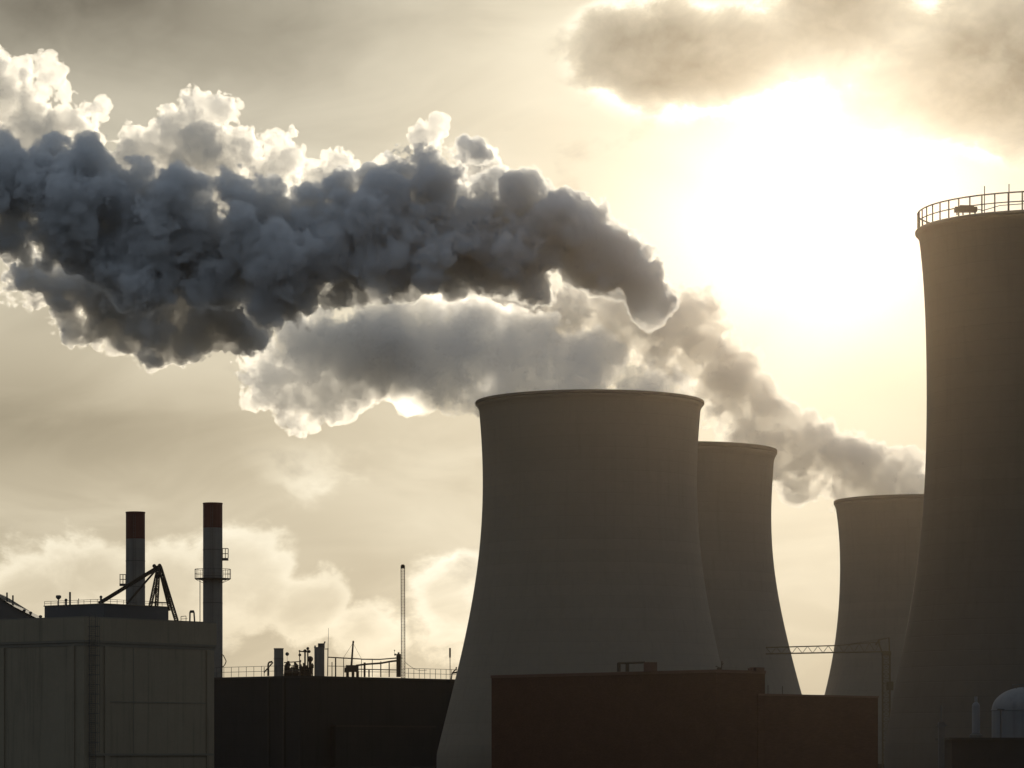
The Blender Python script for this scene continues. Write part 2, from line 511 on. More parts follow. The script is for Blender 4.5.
def chimney(px, w, y_top, y_band, D, label):
    c = Vector((X(px, D), D, 0)); r = w / 2 / F * D
    t = thing('factory_chimney', label, 'chimney', c, 'red topped chimneys')
    zt, zb = Z(y_top, D), Z(y_band, D)
    MB().lathe([(r * 1.03, 0), (r, zb)], c, 48).build('shaft', M['chimney'], t, True)
    MB().lathe([(r + .003, zb), (r + .003, zt - .5)] + [(r + .1, zt - .45), (r + .1, zt), (r - .5, zt), (r - .5, zb)], c, 48).build('painted_band', M['red_paint'], t, False)
    for yy in (y_band + 22, y_band + 48, y_band + 75):
        z = Z(yy, D); MB().lathe([(r * 1.005, z - .12), (r * 1.03, z - .12), (r * 1.03, z + .12), (r * 1.005, z + .12)], c, 48, loop=True).build('joint_ring', M['steel'], t)
    lad = MB()
    for xo in (-.35, .35): lad.tube((c.x + xo, c.y - r - .35, 20), (c.x + xo, c.y - r - .35, zt - 1), .06, 5)
    for q in range(int((zt - 22) / 1.2)): lad.tube((c.x - .35, c.y - r - .35, 20 + q * 1.2), (c.x + .35, c.y - r - .35, 20 + q * 1.2), .04, 4)
    lad.build('ladder', M['steel'], t)
    return t, c, r


DC = 1150                                              # distance of the two chimneys, beyond the dark hall
ch1, c1, r1 = chimney(135.5, 19.2, 512, 539, DC, 'shorter red topped chimney rising behind the derrick')
side_basket(ch1, X(119.8, DC), c1.x - r1 + .1, DC, Z(586, DC), Z(574.5, DC))
ch2, c2, r2 = chimney(212.8, 19.4, 503, 528, DC, 'taller red topped chimney with a railed ring platform')
ring_platform(ch2, c2, r2, 18.2 / F * DC, Z(578.5, DC), 9.2 / F * DC)
side_basket(ch2, c2.x + r2 - .1, X(228.5, DC), DC, Z(560.5, DC), Z(548.5, DC))
MB().tube((X(200, DC), DC, 0), (X(200, DC), DC, Z(580, DC)), 0.16, 6).build('down_pipe', M['steel'], ch2)

# ------------------------------------------------------------------ pale rendered boiler house, its corner towards us
C0, R0 = Vector((X(84, 860), 860)), Vector((X(214, 900), 900))
u = (R0 - C0); n_left = Vector((-u.y, u.x)) * 1.15
L0 = C0 + n_left; B0 = L0 + u
zc, zt = Z(640, 860), Z(617.5, 860)
bh = thing('boiler_house', 'big pale rendered block with its corner towards us and a caged ladder', 'building', (C0.x, C0.y, 0))
ur, ul = u.normalized(), n_left.normalized()


def quad(a, b, c, d, grow=0.0):
    cx = (a + b + c + d) / 4
    out = []
    for p in (a, b, c, d):
        q = p - cx
        out.append(p + ur * math.copysign(grow, q.dot(ur)) + ul * math.copysign(grow, q.dot(ul)))
    return out


MB().prism(quad(C0, R0, B0, L0, -0.0), 0, zc - 1.5).build('wall', M['wall'], bh)
MB().prism(quad(C0, R0, B0, L0, -0.5), zc, zt).build('attic_wall', M['wall'], bh)
MB().prism(quad(C0, R0, B0, L0, 0.45), zc - 0.6, zc).prism(quad(C0, R0, B0, L0, 0.15), zc - 1.5, zc - 0.6).build('cornice', M['wall_trim'], bh)
MB().prism(quad(C0, R0, B0, L0, -0.35), zt, zt + 0.35).build('coping', M['wall_trim'], bh)
nr, nl = -ul, -ur                                      # outward normals of the right and the left face


def on_face(px, base, along):
    """where the sight line of a photo column meets a face of the block."""
    k = (px - CX) / F
    s = (k * base.y - base.x) / (along.x - k * along.y)
    return base + along * s


def pil(mb, px0, px1, base, along, nrm, z0, z1, d):
    a, b = on_face(px0, base, along), on_face(px1, base, along)
    mb.prism([a, b, b + nrm * d, a + nrm * d], z0, z1)


for px0, px1 in ((104, 109), (206, 213)):
    m_ = MB(); pil(m_, px0, px1, C0 + ur * 0.0, ur, nr, 0, zc - 1.52, 0.45); m_.build('pilaster', M['wall'], bh)
for px0, px1 in ((-2, 5), (70, 75)):
    m_ = MB(); pil(m_, px0, px1, C0, ul, nl, 0, zc - 1.52, 0.45); m_.build('pilaster', M['wall'], bh)
m_ = MB(); pil(m_, 109.5, 205.5, C0, ur, nr, 18.5, 18.8, 0.16); m_.build('string_course', M['wall_trim'], bh)
m_ = MB(); pil(m_, 89, 213, C0, ur, nr, 4.0, 4.6, 0.5); m_.build('base_ledge', M['wall_trim'], bh)
m_ = MB(); pil(m_, 133.0, 133.6, C0, ur, nr, 4.7, zc - 1.52, 0.12); m_.build('joint_strip', M['wall_trim'], bh)
# caged ladder on the right face by the corner
lad = MB(); pa = on_face(88, C0, ur) + nr * 0.5; pb = on_face(94, C0, ur) + nr * 0.5
for p in (pa, pb): lad.tube((p.x, p.y, 0.5), (p.x, p.y, zt + 1.0), 0.09, 6)
for i in range(70):
    z = 1 + i * 0.57
    if z < zt + .8: lad.tube((pa.x, pa.y, z), (pb.x, pb.y, z), 0.05, 4)
ld = lad.build('ladder', M['steel'], bh)
cage = MB(); mid = (pa + pb) / 2; w = (pb - pa).length / 2
hoop = [mid - ur * w * 1.3, mid - ur * w * 1.4 + nr * 1.2, mid + nr * 1.9, mid + ur * w * 1.4 + nr * 1.2, mid + ur * w * 1.3]
for i in range(14):
    z = 5 + i * 2.6
    if z < zt + 0.5: cage.path([(h.x, h.y, z) for h in hoop], 0.07, 5)
for h in hoop[1:4]: cage.tube((h.x, h.y, 5), (h.x, h.y, zt), 0.05, 5)
cage.build('safety_cage', M['steel'], ld)

# penthouse on its roof, with rail
Pc = Vector((X(104, 876), 876)); pl_ = on_face(44.5, Pc, ul); pr_ = on_face(168.5, Pc, ur)
pb_ = pl_ + (pr_ - Pc)
zp0, zp1 = zt + 0.36, Z(604.2, 876)
ph = thing('roof_penthouse', 'long low dark penthouse on the roof of the pale block', 'rooftop structure', (Pc.x, Pc.y, zp0))
MB().prism([Pc, pr_, pb_, pl_], zp0, zp1).build('wall', M['shed'], ph)
MB().prism(quad(Pc, pr_, pb_, pl_, 0.2), zp1, zp1 + 0.25).build('roof_edge', M['wall_trim'], ph)
rb = MB(); hh = 1.15
for a, b in ((pl_, Pc), (Pc, pr_)):
    d = b - a; n = max(3, int(d.length / 2.4))
    for i in range(n + 1):
        p = a + d * (i / n); rb.tube((p.x, p.y, zp1 + .2), (p.x, p.y, zp1 + hh + .25), 0.07, 5)
    for z in (hh + .25, hh * .55 + .25): rb.tube((a.x, a.y, zp1 + z), (b.x, b.y, zp1 + z), 0.06, 5)
rb.build('railing', M['steel'], ph)
# items along the roof
def pole(name, px, y0, y1, D, r, label, cat, mat='steel', head=None, group=None):
    c = Vector((X(px, D), D, Z(y0, D)))
    if head is None:
        o = MB().tube(c, (c.x, c.y, Z(y1, D)), r, 8).build(name, M[mat])
        return tag(o, label, cat, group)
    t = thing(name, label, cat, c, group)
    MB().tube(c, (c.x, c.y, Z(y1, D)), r, 8).build('pole', M[mat], t)
    head(t, Vector((c.x, c.y, Z(y1, D))), D)
    return t


def lamp_head(t, p, D): MB().lathe([(.3, p.z - .8), (.75, p.z - .3), (.75, p.z + .2), (.5, p.z + .35)], p, 12, close=True).build('lamp_head', M['steel'], t)
def knob(t, p, D): MB().sphere(p, 0.42).build('cap', M['steel'], t)


pole('floodlight', 58.5, 608, 596.5, 880, .16, 'squat floodlight on a short post at the penthouse end', 'lamp', head=lamp_head)
pole('vent_pipe', 66, 607.5, 600.0, 880, .3, 'short stub vent beside the floodlight', 'vent pipe', head=knob)
pole('flue_pipe', 70.0, 607.2, 592, 880, .27, 'plain upright flue pipe on the penthouse roof', 'pipe')
pole('lightning_rod', 78.6, 606.5, 598.5, 880, .1, 'thin rod at the penthouse railing', 'rod')
pole('vent_pipe', 101, 604, 597, 877, .28, 'small capped vent at the foot of the derrick boom', 'vent pipe', head=knob)

# derrick on the roof
D = 878
ap = P(158.5, 567, D)
dk = thing('roof_derrick', 'dark derrick of leaning lattice legs on the pale block roof', 'derrick', P(158, 612, D))
MB().lattice(P(99, 603.5, D), ap, 0.6, 16, 0.22).tube(P(99, 603.5, D), ap, 0.22, 6).build('boom', M['rust'], dk)
MB().tube(P(127, 603.5, D - 2), ap, 0.3, 8).build('strut', M['rust'], dk)
MB().tube(P(101, 600, D + 1.5), P(155, 569, D + 1.5), 0.07, 5).build('stay_cable', M['rust'], dk)
for a in (P(150.3, 606, D - 3), P(156.5, 606, D + 2.5)):
    MB().lattice(a, ap, 0.7, 12, 0.19).build('leg', M['rust'], dk)
for a in (P(170.5, 610, D + 2.5), P(176.5, 620.5, D - 2)):
    MB().lattice(a, ap + Vector((.4, 0, 0)), 0.8, 14, 0.22).build('leg', M['rust'], dk)
MB().tube(P(150, 602.2, D - 3), P(170, 603, D), 0.14, 6).tube(P(150, 602.2, D - 3), P(156.5, 603, D + 2.5), 0.12, 6).build('cross_beam', M['rust'], dk)
MB().tube(ap + Vector((-1.1, -.5, .25)), ap + Vector((-1.1, .5, .25)), 0.55, 14).tube(ap + Vector((.35, -.5, .35)), ap + Vector((.35, .5, .35)), 0.55, 14).build('sheave', M['rust'], dk)

# small gear right of the derrick
D = 885
pg = thing('roof_pipe', 'bent goose neck pipe on the pale block roof beside the tall chimney', 'pipe', P(190, 621, D))
MB().path([P(189.8, 622, D), P(190, 612, D), P(190.8, 611, D), P(193.3, 611, D), P(194, 612.5, D), P(194.6, 622, D)], 0.22, 8).build('pipe_bend', M['steel'], pg)
MB().box(P(192.2, 611.6, D), (1.1, .9, .7)).build('cap', M['steel'], pg)
hl = MB().path([P(181, 622, D), P(181, 616.5, D), P(186, 616, D), P(186, 622, D)], 0.09, 5).path([P(181, 619, D), P(187.5, 618.6, D)], 0.07, 5).build('hatch_rail', M['steel'])
tag(hl, 'low roof hatch rail between the derrick leg and goose neck pipe', 'rail')

# pitched shed behind on the left edge
D = 955
sh = thing('pitched_shed', 'shed with a sloping roof showing at the left edge behind the pale block', 'building', (X(-12, D), D, 0))
ridge, eave, half = Z(591.5, D), Z(620, D), X(38, D) - X(-12, D)
xr = X(-12, D)
sec = [(xr - half, 0), (xr + half, 0), (xr + half, eave), (xr + half * .55, eave + (ridge - eave) * .40), (xr, ridge), (xr - half * .55, eave + (ridge - eave) * .40), (xr - half, eave)]
nn = len(sec)
MB().add([(a, D, b) for a, b in sec] + [(a, D + 30, b) for a, b in sec], [tuple(range(nn)), tuple(range(nn, 2 * nn))[::-1]] + [(i, (i + 1) % nn, nn + (i + 1) % nn, nn + i)[::-1] for i in range(nn)]).build('wall', M['shed'], sh)
rf = MB()
for k in (2, 3, 4, 5):
    a, b = sec[k], sec[k + 1]
    rf.add([(a[0], D - .6, a[1] + .05), (b[0], D - .6, b[1] + .05), (b[0], D + 30.4, b[1] + .05), (a[0], D + 30.4, a[1] + .05),
            (a[0], D - .6, a[1] + .4), (b[0], D - .6, b[1] + .4), (b[0], D + 30.4, b[1] + .4), (a[0], D + 30.4, a[1] + .4)],
           [(0, 1, 2, 3), (7, 6, 5, 4), (0, 4, 5, 1), (1, 5, 6, 2), (2, 6, 7, 3), (3, 7, 4, 0)])
rf.build('roof', M['dark_trim'], sh)
pole('flue_pipe', 7.0, 605, 592.5, D + 2, .25, 'slim flue pipe highest up the sloping shed roof', 'pipe')
pole('flue_pipe', 12.9, 609, 595.3, D + 2, .25, 'slim flue pipe lower down the sloping shed roof', 'pipe')


def cowl(px, y, D, label):
    p = P(px, y, D)
    t = thing('roof_cowl', label, 'roof vent', p, 'round vents by the sloping shed roof')
    MB().tube(p - Vector((0, 0, 2.6)), p, .3, 8).build('vent_stem', M['steel'], t)
    MB().sphere(p, .52, 12, 8, .8).build('vent_head', M['steel'], t)


cowl(24.3, 610.5, D + 1, 'round roof vent uppermost on the sloping shed roof')
cowl(30.6, 612.8, D + 1, 'round roof vent at the eave of the sloping shed roof')
cowl(40.5, 616.5, D - 40, 'squat round vent between the sloping shed and the penthouse')

# ------------------------------------------------------------------ dark clad hall
Cd = Vector((X(300, 1035), 1035)); Rd = Cd + Vector((66, 72)); Ld = Cd + Vector((-39.3, 36)); Bd = Rd + Ld - Cd
zd = Z(675.6, 1035)
ud, vd = (Rd - Cd).normalized(), (Ld - Cd).normalized()
hall = thing('dark_hall', 'long black clad hall with railings and pipework on its flat roof', 'building', (Cd.x, Cd.y, 0))


def quad2(grow):
    cx = (Cd + Rd + Bd + Ld) / 4
    return [p + ud * math.copysign(grow, (p - cx).dot(ud)) + vd * math.copysign(grow, (p - cx).dot(vd)) for p in (Cd, Rd, Bd, Ld)]


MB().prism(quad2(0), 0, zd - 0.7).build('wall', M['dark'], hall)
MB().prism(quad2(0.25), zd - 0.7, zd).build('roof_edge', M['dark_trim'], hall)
ax = MB(); a0, a1 = on_face(331, Cd, ud), on_face(430, Cd, ud)
an = MB().prism([a0, a1, a1 - vd * 2.2, a0 - vd * 2.2], 0, Z(727, 1060)).build('lean_to', M['dark'], hall)
MB().prism([a0 - ud * .3, a1 + ud * .3, a1 + ud * .3 - vd * 2.6, a0 - ud * .3 - vd * 2.6], Z(727, 1060), Z(725.6, 1060)).build('roof_edge', M['dark_trim'], an)
for px0 in (268, 283):
    m_ = MB(); pil(m_, px0, px0 + 1.6, Cd, vd, -ud, 0, zd - .71, .4); m_.build('pilaster', M['dark_trim'], hall)
# roof railings, drawn along both visible edges
rb = MB(); Hr = 3.3
ci = [p for p in quad2(-0.6)]
for a, b, n in ((ci[3], ci[0], 15), (on_face(403, ci[0], ud), on_face(462, ci[0], ud), 11)):
    rb = MB(); d = b - a
    for i in range(n + 1):
        p = a + d * (i / n); rb.tube((p.x, p.y, zd - .1), (p.x, p.y, zd + Hr), 0.085, 5)
    for z in (Hr, Hr * .5): rb.tube((a.x, a.y, zd + z), (b.x, b.y, zd + z), 0.075, 5)
    rb.build('railing', M['steel'], hall)
DH = 1056                                              # distance of the gear standing on the hall roof
# stack, vessels, pipes
def stack(px0, px1, y1, label, cap=False):
    c = Vector((X((px0 + px1) / 2, DH), DH, zd)); r = (px1 - px0) / 2 / F * DH
    t = thing('roof_stack', label, 'chimney', c, 'stub stacks on the dark hall')
    z1 = Z(y1, DH)
    MB().lathe([(r, zd), (r, z1 - .3), (r + .12, z1 - .3), (r + .12, z1), (r - .3, z1), (r - .3, z1 - 2)], c, 28).build('shaft', M['chimney'], t, False)
    if cap:
        MB().box((c.x + .7, c.y, z1 + .5), (2.2, 2.2, 1.5)).box((c.x - 1.4, c.y, z1 + .15), (.5, .8, .8)).tube((c.x + 1.5, c.y, z1 + 1), (c.x + 1.9, c.y, z1 + 1.9), .25, 6).build('cap', M['steel'], t)
    else:
        MB().ring((c.x, c.y, z1 - 3.5), r + .05, .1, 28).build('band', M['steel'], t)
    return t


stack(274, 283.4, 648.3, 'plain stub stack at the left end of the hall roof pipework')
stack(314.3, 324.4, 647.2, 'stub stack with a boxy cap in the middle of the hall roof', True)
def globe(t, p, D): MB().sphere(p, .62, 14, 10).build('lamp_globe', M['steel'], t)
pole('globe_lamp', 287.2, 676, 654, DH + 1, .055, 'round globe lamp on a thin pole beside the plain stub stack', 'lamp', head=globe)
wa = thing('whip_aerial', 'tall thin whip aerial beside the capped stub stack', 'aerial', P(328.3, 676, DH))
MB().tube(P(327.6, 676, DH), P(328.0, 648, DH), .17, 6).tube(P(328.0, 648, DH), P(328.6, 628, DH), .09, 6, .05).build('pole', M['steel'], wa)
MB().tube(P(324.5, 649, DH), P(328, 649, DH), .14, 5).build('bracket', M['steel'], wa)
# tangle of pipes between the stacks
rng = random.Random(5)
pt = thing('pipe_manifold', 'tangle of upright pipes and valves between the two stub stacks', 'pipework', P(298, 676, DH))
hd = MB()
hd.tube(P(284, 662.5, DH), P(301, 661.5, DH), .17, 6).tube(P(264, 672.5, DH), P(273, 662.3, DH), .25, 6).tube(P(284, 669, DH + 1), P(312, 669.5, DH + 1), .2, 6).tube(P(284, 673, DH), P(313, 673, DH), .5, 8)
hd.build('header_pipe', M['rust'], pt)
for px in (285.3, 286.6, 288.4, 290.2, 291.8, 293.3, 295, 296.2, 297.4, 299.8, 301, 302.3, 304, 306.4, 309, 311, 312.4):
    top = 661 + rng.random() * 7; r = .16 + rng.random() * .27
    mbp = MB().tube(P(px, 676, DH + rng.random() * 2), P(px, top, DH + .5), r, 6)
    for j in range(2):
        yy = top + 2 + rng.random() * 8; mbp.sphere(P(px + rng.uniform(-.4, .4), yy, DH + .5), .4 + .3 * rng.random(), 8, 6); mbp.tube(P(px - 1.2 * rng.random(), yy + 2, DH + .5), P(px + 1.5 * rng.random(), yy + 2, DH + .5), .14, 5)
    mbp.build('riser_pipe', M['rust'], pt)
for px, y1, r in ((300.2, 661, .2), (299.6, 651, .16), (305.0, 651, .3), (307.8, 648.5, .25), (310.2, 659, .5)):
    MB().tube(P(px, 676, DH - 1), P(px, y1, DH - 1), r, 6).sphere(P(px, y1, DH - 1), r * 2.0, 8, 6).build('riser_pipe', M['rust'], pt)
MB().tube(P(299.5, 651.3, DH - 1), P(308.5, 652, DH - 1), .2, 6).sphere(P(299.8, 655, DH - 1), .5, 8, 6).sphere(P(309.2, 651.5, DH - 1), .5, 8, 6).build('cross_pipe', M['rust'], pt)
ud_ = MB().path([P(268, 676, DH - 1), P(268.2, 664, DH - 1), P(269, 662.3, DH - 1), P(272.5, 661.6, DH - 1)], .3, 6).tube(P(264.2, 676, DH - 1), P(264.2, 667, DH - 1), .12, 5).build('hook_pipe', M['rust'])
tag(ud_, 'hooked pipe rising just left of the plain stub stack', 'pipe')

# gantry of posts and rails right of the capped stack
gt = thing('pipe_gantry', 'scaffold gantry carrying a rising pipe across the hall roof', 'gantry', P(362, 677, DH))
gb = MB().tube(P(328, 657.2, DH), P(361, 659, DH), .2, 6).path([P(361, 659.2, DH), P(380, 659.4, DH), P(389, 658.6, DH), P(397, 658.0, DH)], .2, 6)
gb.tube(P(328, 666, DH), P(346, 666.3, DH), .1, 5).tube(P(358, 669.2, DH), P(398, 670, DH), .17, 6).tube(P(358, 671.8, DH), P(398, 672, DH), .09, 5)
gb.build('rail', M['rust'], gt)
for px, yt, r in ((332, 662, .15), (335.6, 657.4, .24), (343.6, 657.8, .13), (361.5, 659, .1), (364.6, 662.5, .36), (369, 670, .26), (372.3, 659.5, .12), (380.8, 661.5, .2), (389.2, 661, .2)):
    MB().tube(P(px, 677, DH), P(px, yt, DH), r, 6).build('post', M['rust'], gt)
MB().path([P(356, 665.5, DH - .8), P(366, 664.2, DH - .8), P(381, 663.2, DH - .8), P(390, 661.5, DH - .8), P(398, 660.6, DH - .8)], .3, 8).build('inclined_pipe', M['rust'], gt)
MB().tube(P(398.6, 677, DH), P(398.6, 654, DH), .75, 10).tube(P(398.6, 654, DH), P(398.6, 652.3, DH), .3, 8).tube(P(395, 658, DH), P(402.6, 658, DH), .2, 6).build('column', M['rust'], gt)
MB().sphere(P(394.5, 650.5, DH), .22, 8, 6).tube(P(394.5, 656, DH), P(394.5, 650.5, DH), .05, 5).sphere(P(395.2, 654.5, DH), .35, 8, 6).build('lamp', M['rust'], gt)

jb = thing('jib_winch', 'squat winch block with a stayed jib mast on the hall roof', 'winch', P(352, 677, DH))
MB().prism([(X(346, DH), DH - 1.5), (X(358.6, DH), DH - 1.5), (X(358.6, DH), DH + 1.5), (X(346, DH), DH + 1.5)], Z(672, DH), Z(665.2, DH)).prism([(X(344.5, DH), DH - 1.2), (X(347, DH), DH - 1.2), (X(347, DH), DH + 1.2), (X(344.5, DH), DH + 1.2)], Z(672.5, DH), Z(667.5, DH)).build('housing', M['rust'], jb)
for px in (347.5, 353, 357.5):
    MB().tube(P(px, 677, DH), P(px, 671, DH), .5, 6).build('leg', M['rust'], jb)
MB().tube(P(351.4, 666, DH), P(353.2, 641.5, DH), .28 * 1.25, 8, .27).box(P(353.3, 642, DH), (.55, .55, .8)).build('mast', M['rust'], jb)
MB().tube(P(353, 643, DH), P(343.6, 657.5, DH), .05, 5).tube(P(353, 643, DH), P(361.5, 659, DH), .05, 5).build('stay_cable', M['rust'], jb)

lm = thing('lattice_mast', 'tall slender lattice mast on the right end of the hall roof', 'mast', P(403, 678, DH + 2))
MB().lattice(P(403.2, 678, DH + 2), P(402.8, 565.5, DH + 2), 1.2, 40, .10, tri=False).build('lattice', M['rust'], lm)
MB().tube(P(402.8, 568, DH + 2), P(402.8, 564.5, DH + 2), .5, 8).build('cap', M['rust'], lm)
pts = [P(405 + 22 * s, 662.5 + 8 * s - 3.5 * math.sin(math.pi * s) * -1 - 0.5, DH + 1) for s in [i / 10 for i in range(11)]]
MB().path(pts, .07, 5).build('stay_cable', M['rust'], lm)
pe = thing('end_pole', 'thin pole with a thicker top near the broad tower', 'pole', P(450, 680, DH + 12))
MB().tube(P(450.2, 681, DH + 12), P(450, 656, DH + 12), .13, 6).build('pole', M['rust'], pe)
MB().tube(P(450, 657.5, DH + 12), P(450, 648, DH + 12), .3, 8).build('aerial_head', M['rust'], pe)
hs = MB().path([P(453 + a, b, DH + 12) for a, b in ((-2, 681), (-1, 674), (1, 671), (3, 669.5), (3.4, 667))], .22, 6).tube(P(452, 673, DH + 12), P(457, 672.4, DH + 12), .3, 6).build('bent_pipe', M['rust'])
tag(hs, 'bent pipe by the thin pole where the hall meets the broad tower', 'pipe')
lp = MB().path([P(221.5, 654, DH), P(223.4, 655.5, DH), P(225.2, 659, DH), P(226.2, 661.3, DH), P(225.2, 664, DH), P(223.6, 666.3, DH), P(222, 667, DH)], .16, 6).tube(P(221.5, 678, DH), P(221.5, 654, DH), .12, 5).build('cable_loop', M['rust'])
tag(lp, 'loop of cable standing at the left end of the hall roof', 'cable')

# ------------------------------------------------------------------ red brick building and its annex
Ar, Br, Cr = Vector((X(491.5, 915), 915)), Vector((X(716, 850), 850)), None
ab = (Br - Ar); nb = Vector((-ab.y, ab.x)).normalized()
sC = on_face(765, Br, nb); depth = (sC - Br).length
Dr = Ar + nb * depth
zr = Z(669.5, 850)
rb_ = thing('brick_building', 'long flat roofed red brick building in front of the broad tower', 'building', (Br.x, Br.y, 0))
ub = ab.normalized()


def quadb(g): return [Ar + (-ub - nb) * g, Br + (ub - nb) * g, sC + (ub + nb) * g, Dr + (-ub + nb) * g]


MB().prism(quadb(0), 0, zr - .8).build('wall', M['brick'], rb_)
MB().prism(quadb(.18), zr - .8, zr).build('coping', M['brick_cap'], rb_)
# annex
za = Z(694, 868)
a2 = sC + ub * 0.2 - nb * 3.0
e2 = Vector((X(878, 902), 902)); ua = (e2 - a2).normalized(); na = Vector((-ua.y, ua.x))
an2 = thing('brick_annex', 'lower red brick annex beside the crane mast', 'building', (a2.x, a2.y, 0))
qa = lambda g: [a2 + (-na) * g, e2 + (ua - na) * g, e2 + na * 18 + (ua + na) * g, a2 + na * 18 + na * g]
MB().prism(qa(0), 0, za - .5).build('wall', M['brick'], an2)
MB().prism(qa(.16), za - .5, za).build('coping', M['brick_cap'], an2)
# roof gear on the brick building
D = 868
cu = thing('roof_cooler', 'low frame and cooler box on the brick building roof', 'rooftop unit', P(636, 671, D))
MB().prism([(X(644, D), D - 1), (X(657, D), D - 1), (X(657, D), D + 3), (X(644, D), D + 3)], zr - .1, Z(662.3, D)).build('housing', M['brick_cap'], cu)
MB().tube(P(618, 663.2, D), P(645, 662.4, D), .28, 6).tube(P(618, 663.2, D + 3), P(645, 662.4, D + 3), .28, 6).build('frame', M['rust'], cu)
for px in (619, 627.5):
    MB().box((X(px, D), D + 1.5, (zr + Z(663, D)) / 2), (.9, 3.2, Z(663, D) - zr + .2)).build('leg', M['rust'], cu)
D = 853
af = thing('roof_aerial', 'small forked aerial at the corner of the brick building roof', 'aerial', P(721, 670, D))
MB().tube(P(721.2, 671, D), P(722, 661, D), .13, 6).tube(P(721, 668.5, D), P(715.5, 666, D), .12, 5).tube(P(721, 668.5, D), P(717, 668.8, D), .3, 6).tube(P(721.5, 666, D), P(723.5, 663, D), .08, 5).build('pole', M['rust'], af)
for px, y1, lab in ((768, 685, 'short stub rod on the brick annex roof by the taller wall'), (782.5, 686, 'thin rod standing on the brick annex roof')):
    tag(MB().tube(P(px, 696, 880), P(px, y1, 880), .09, 5).build('roof_rod', M['rust']), lab, 'rod')
tag(MB().box(P(757, 669.3, 862), (3.4, 2.4, 1.0), .8).box(P(752, 669.3, 861), (1.6, 1.6, .6), .8).build('roof_hatch', M['brick_cap']), 'low hatch at the right end of the brick building roof', 'hatch')

# ------------------------------------------------------------------ crane
D = 955
cr = thing('tower_crane', 'slender lattice crane between the far tower and the nearest tower', 'crane', (X(886, D), D, 0))
k = D / F
MB().lattice((X(886.2, D), D, 0), (X(886.2, D), D, Z(655, D)), 7.2 * k, 24, .15).build('mast', M['crane'], cr)
jb_ = MB()
for yo in (-1.1, 1.1):
    jb_.tube((X(766, D), D + yo, Z(653.8, D)), (X(889, D), D + yo, Z(651.6, D)), .17, 6)
jb_.tube(P(766, 647.5, D), P(836, 645.6, D), .17, 6).tube(P(836, 645.6, D), P(880, 642, D), .12, 6)
nb_ = 22
for i in range(nb_):
    s0, s1 = i / nb_, (i + 1) / nb_
    x0, x1 = 766 + 114 * s0, 766 + 114 * s1
    yb = lambda s: 653.8 - 2.0 * s
    ytp = lambda x: 647.5 - 1.9 * (x - 766) / 70 if x < 836 else 645.6 - 3.6 * (x - 836) / 44
    for yo in (-1.1, 1.1):
        a, b = (P(x0, yb(s0), D + yo), P(x1, ytp(x1), D)) if i % 2 else (P(x0, ytp(x0), D), P(x1, yb(s1), D + yo))
        jb_.tube(a, b, .1, 4)
    jb_.tube(P(x0, yb(s0), D - 1.1), P(x0, yb(s0), D + 1.1), .08, 4)
jb_.build('jib', M['crane'], cr)
MB().tube(P(889.5, 652, D), P(889, 637.5, D), .2, 6).tube(P(882, 652, D), P(878, 640.5, D), .2, 6).tube(P(878, 640.5, D), P(889, 637.5, D), .12, 6).tube(P(875.5, 645, D), P(879.5, 639.5, D), .3, 6).build('apex_frame', M['crane'], cr)
MB().tube(P(889, 637.5, D), P(842, 645.3, D), .07, 5).tube(P(878, 640.5, D), P(842, 645.3, D), .06, 5).build('stay_cable', M['crane'], cr)
MB().box(P(886.2, 653.5, D), (9 * k, 2.6, 1.2)).build('slewing_ring', M['crane'], cr)
MB().box((X(889.5, D), D - .5, Z(686, D)), (2.0, 2.0, 2.6)).build('cabin', M['crane'], cr)

# ------------------------------------------------------------------ tanks and low structures in front of the nearest tower
D = 600
lb = thing('low_plant_room', 'low black flat roofed plant room under the pale tanks', 'building', (X(1010, D), D, 0))
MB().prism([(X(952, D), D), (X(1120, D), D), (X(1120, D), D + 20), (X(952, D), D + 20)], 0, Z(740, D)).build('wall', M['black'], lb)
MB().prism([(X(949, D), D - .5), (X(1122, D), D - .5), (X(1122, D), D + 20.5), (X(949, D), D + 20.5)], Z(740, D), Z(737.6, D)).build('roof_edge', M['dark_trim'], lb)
zt0 = Z(737.6, D)
def tankp(px, Dk, rpx, ysh, ytop, label, name, cat, tip=None):
    c = Vector((X(px, Dk), Dk, zt0)); r = rpx / F * Dk; z1, z2 = Z(ysh, Dk), Z(ytop, Dk)
    t = thing(name, label, cat, c)
    prof = [(r, zt0), (r, z1)] + [(max(.02, r * math.cos(a)), z1 + (z2 - z1) * math.sin(a)) for a in [math.pi / 2 * i / 14 for i in range(1, 15)]]
    MB().lathe(prof, c, 56).build('shell', M['tank'], t, True)
    return t, c, r, z1, z2


tk, tc_, tr, tz1, tz2 = tankp(1026, 612, 34, 710, 687, 'fat domed pale tank at the foot of the railed tower', 'storage_tank', 'tank')
MB().ring((tc_.x, tc_.y, tz1), tr + .03, .14, 56).build('seam_band', M['tank'], tk)
gr_ = MB().ring((tc_.x, tc_.y, tz2 + .45), 2.6, .06, 24)
for i in range(10):
    a = 2 * math.pi * i / 10; gr_.tube((tc_.x + 2.6 * math.cos(a), tc_.y + 2.6 * math.sin(a), tz2 - .5), (tc_.x + 2.6 * math.cos(a), tc_.y + 2.6 * math.sin(a), tz2 + .45), .05, 5)
gr_.build('railing', M['steel'], tk)
vs, vc, vr, v1, v2 = tankp(976, 608, 4, 707, 702, 'slim upright pale vessel beside the fat domed tank', 'slim_vessel', 'tank')
MB().tube((vc.x, vc.y, v2 - .2), (vc.x, vc.y, Z(696.5, 608)), .28, 8).build('vent_tip', M['tank'], vs)
MB().lathe([(vr + .5, zt0), (vr + .5, zt0 + .5), (vr + .02, zt0 + .9)], vc, 24).build('foot', M['steel'], vs)
D = 598
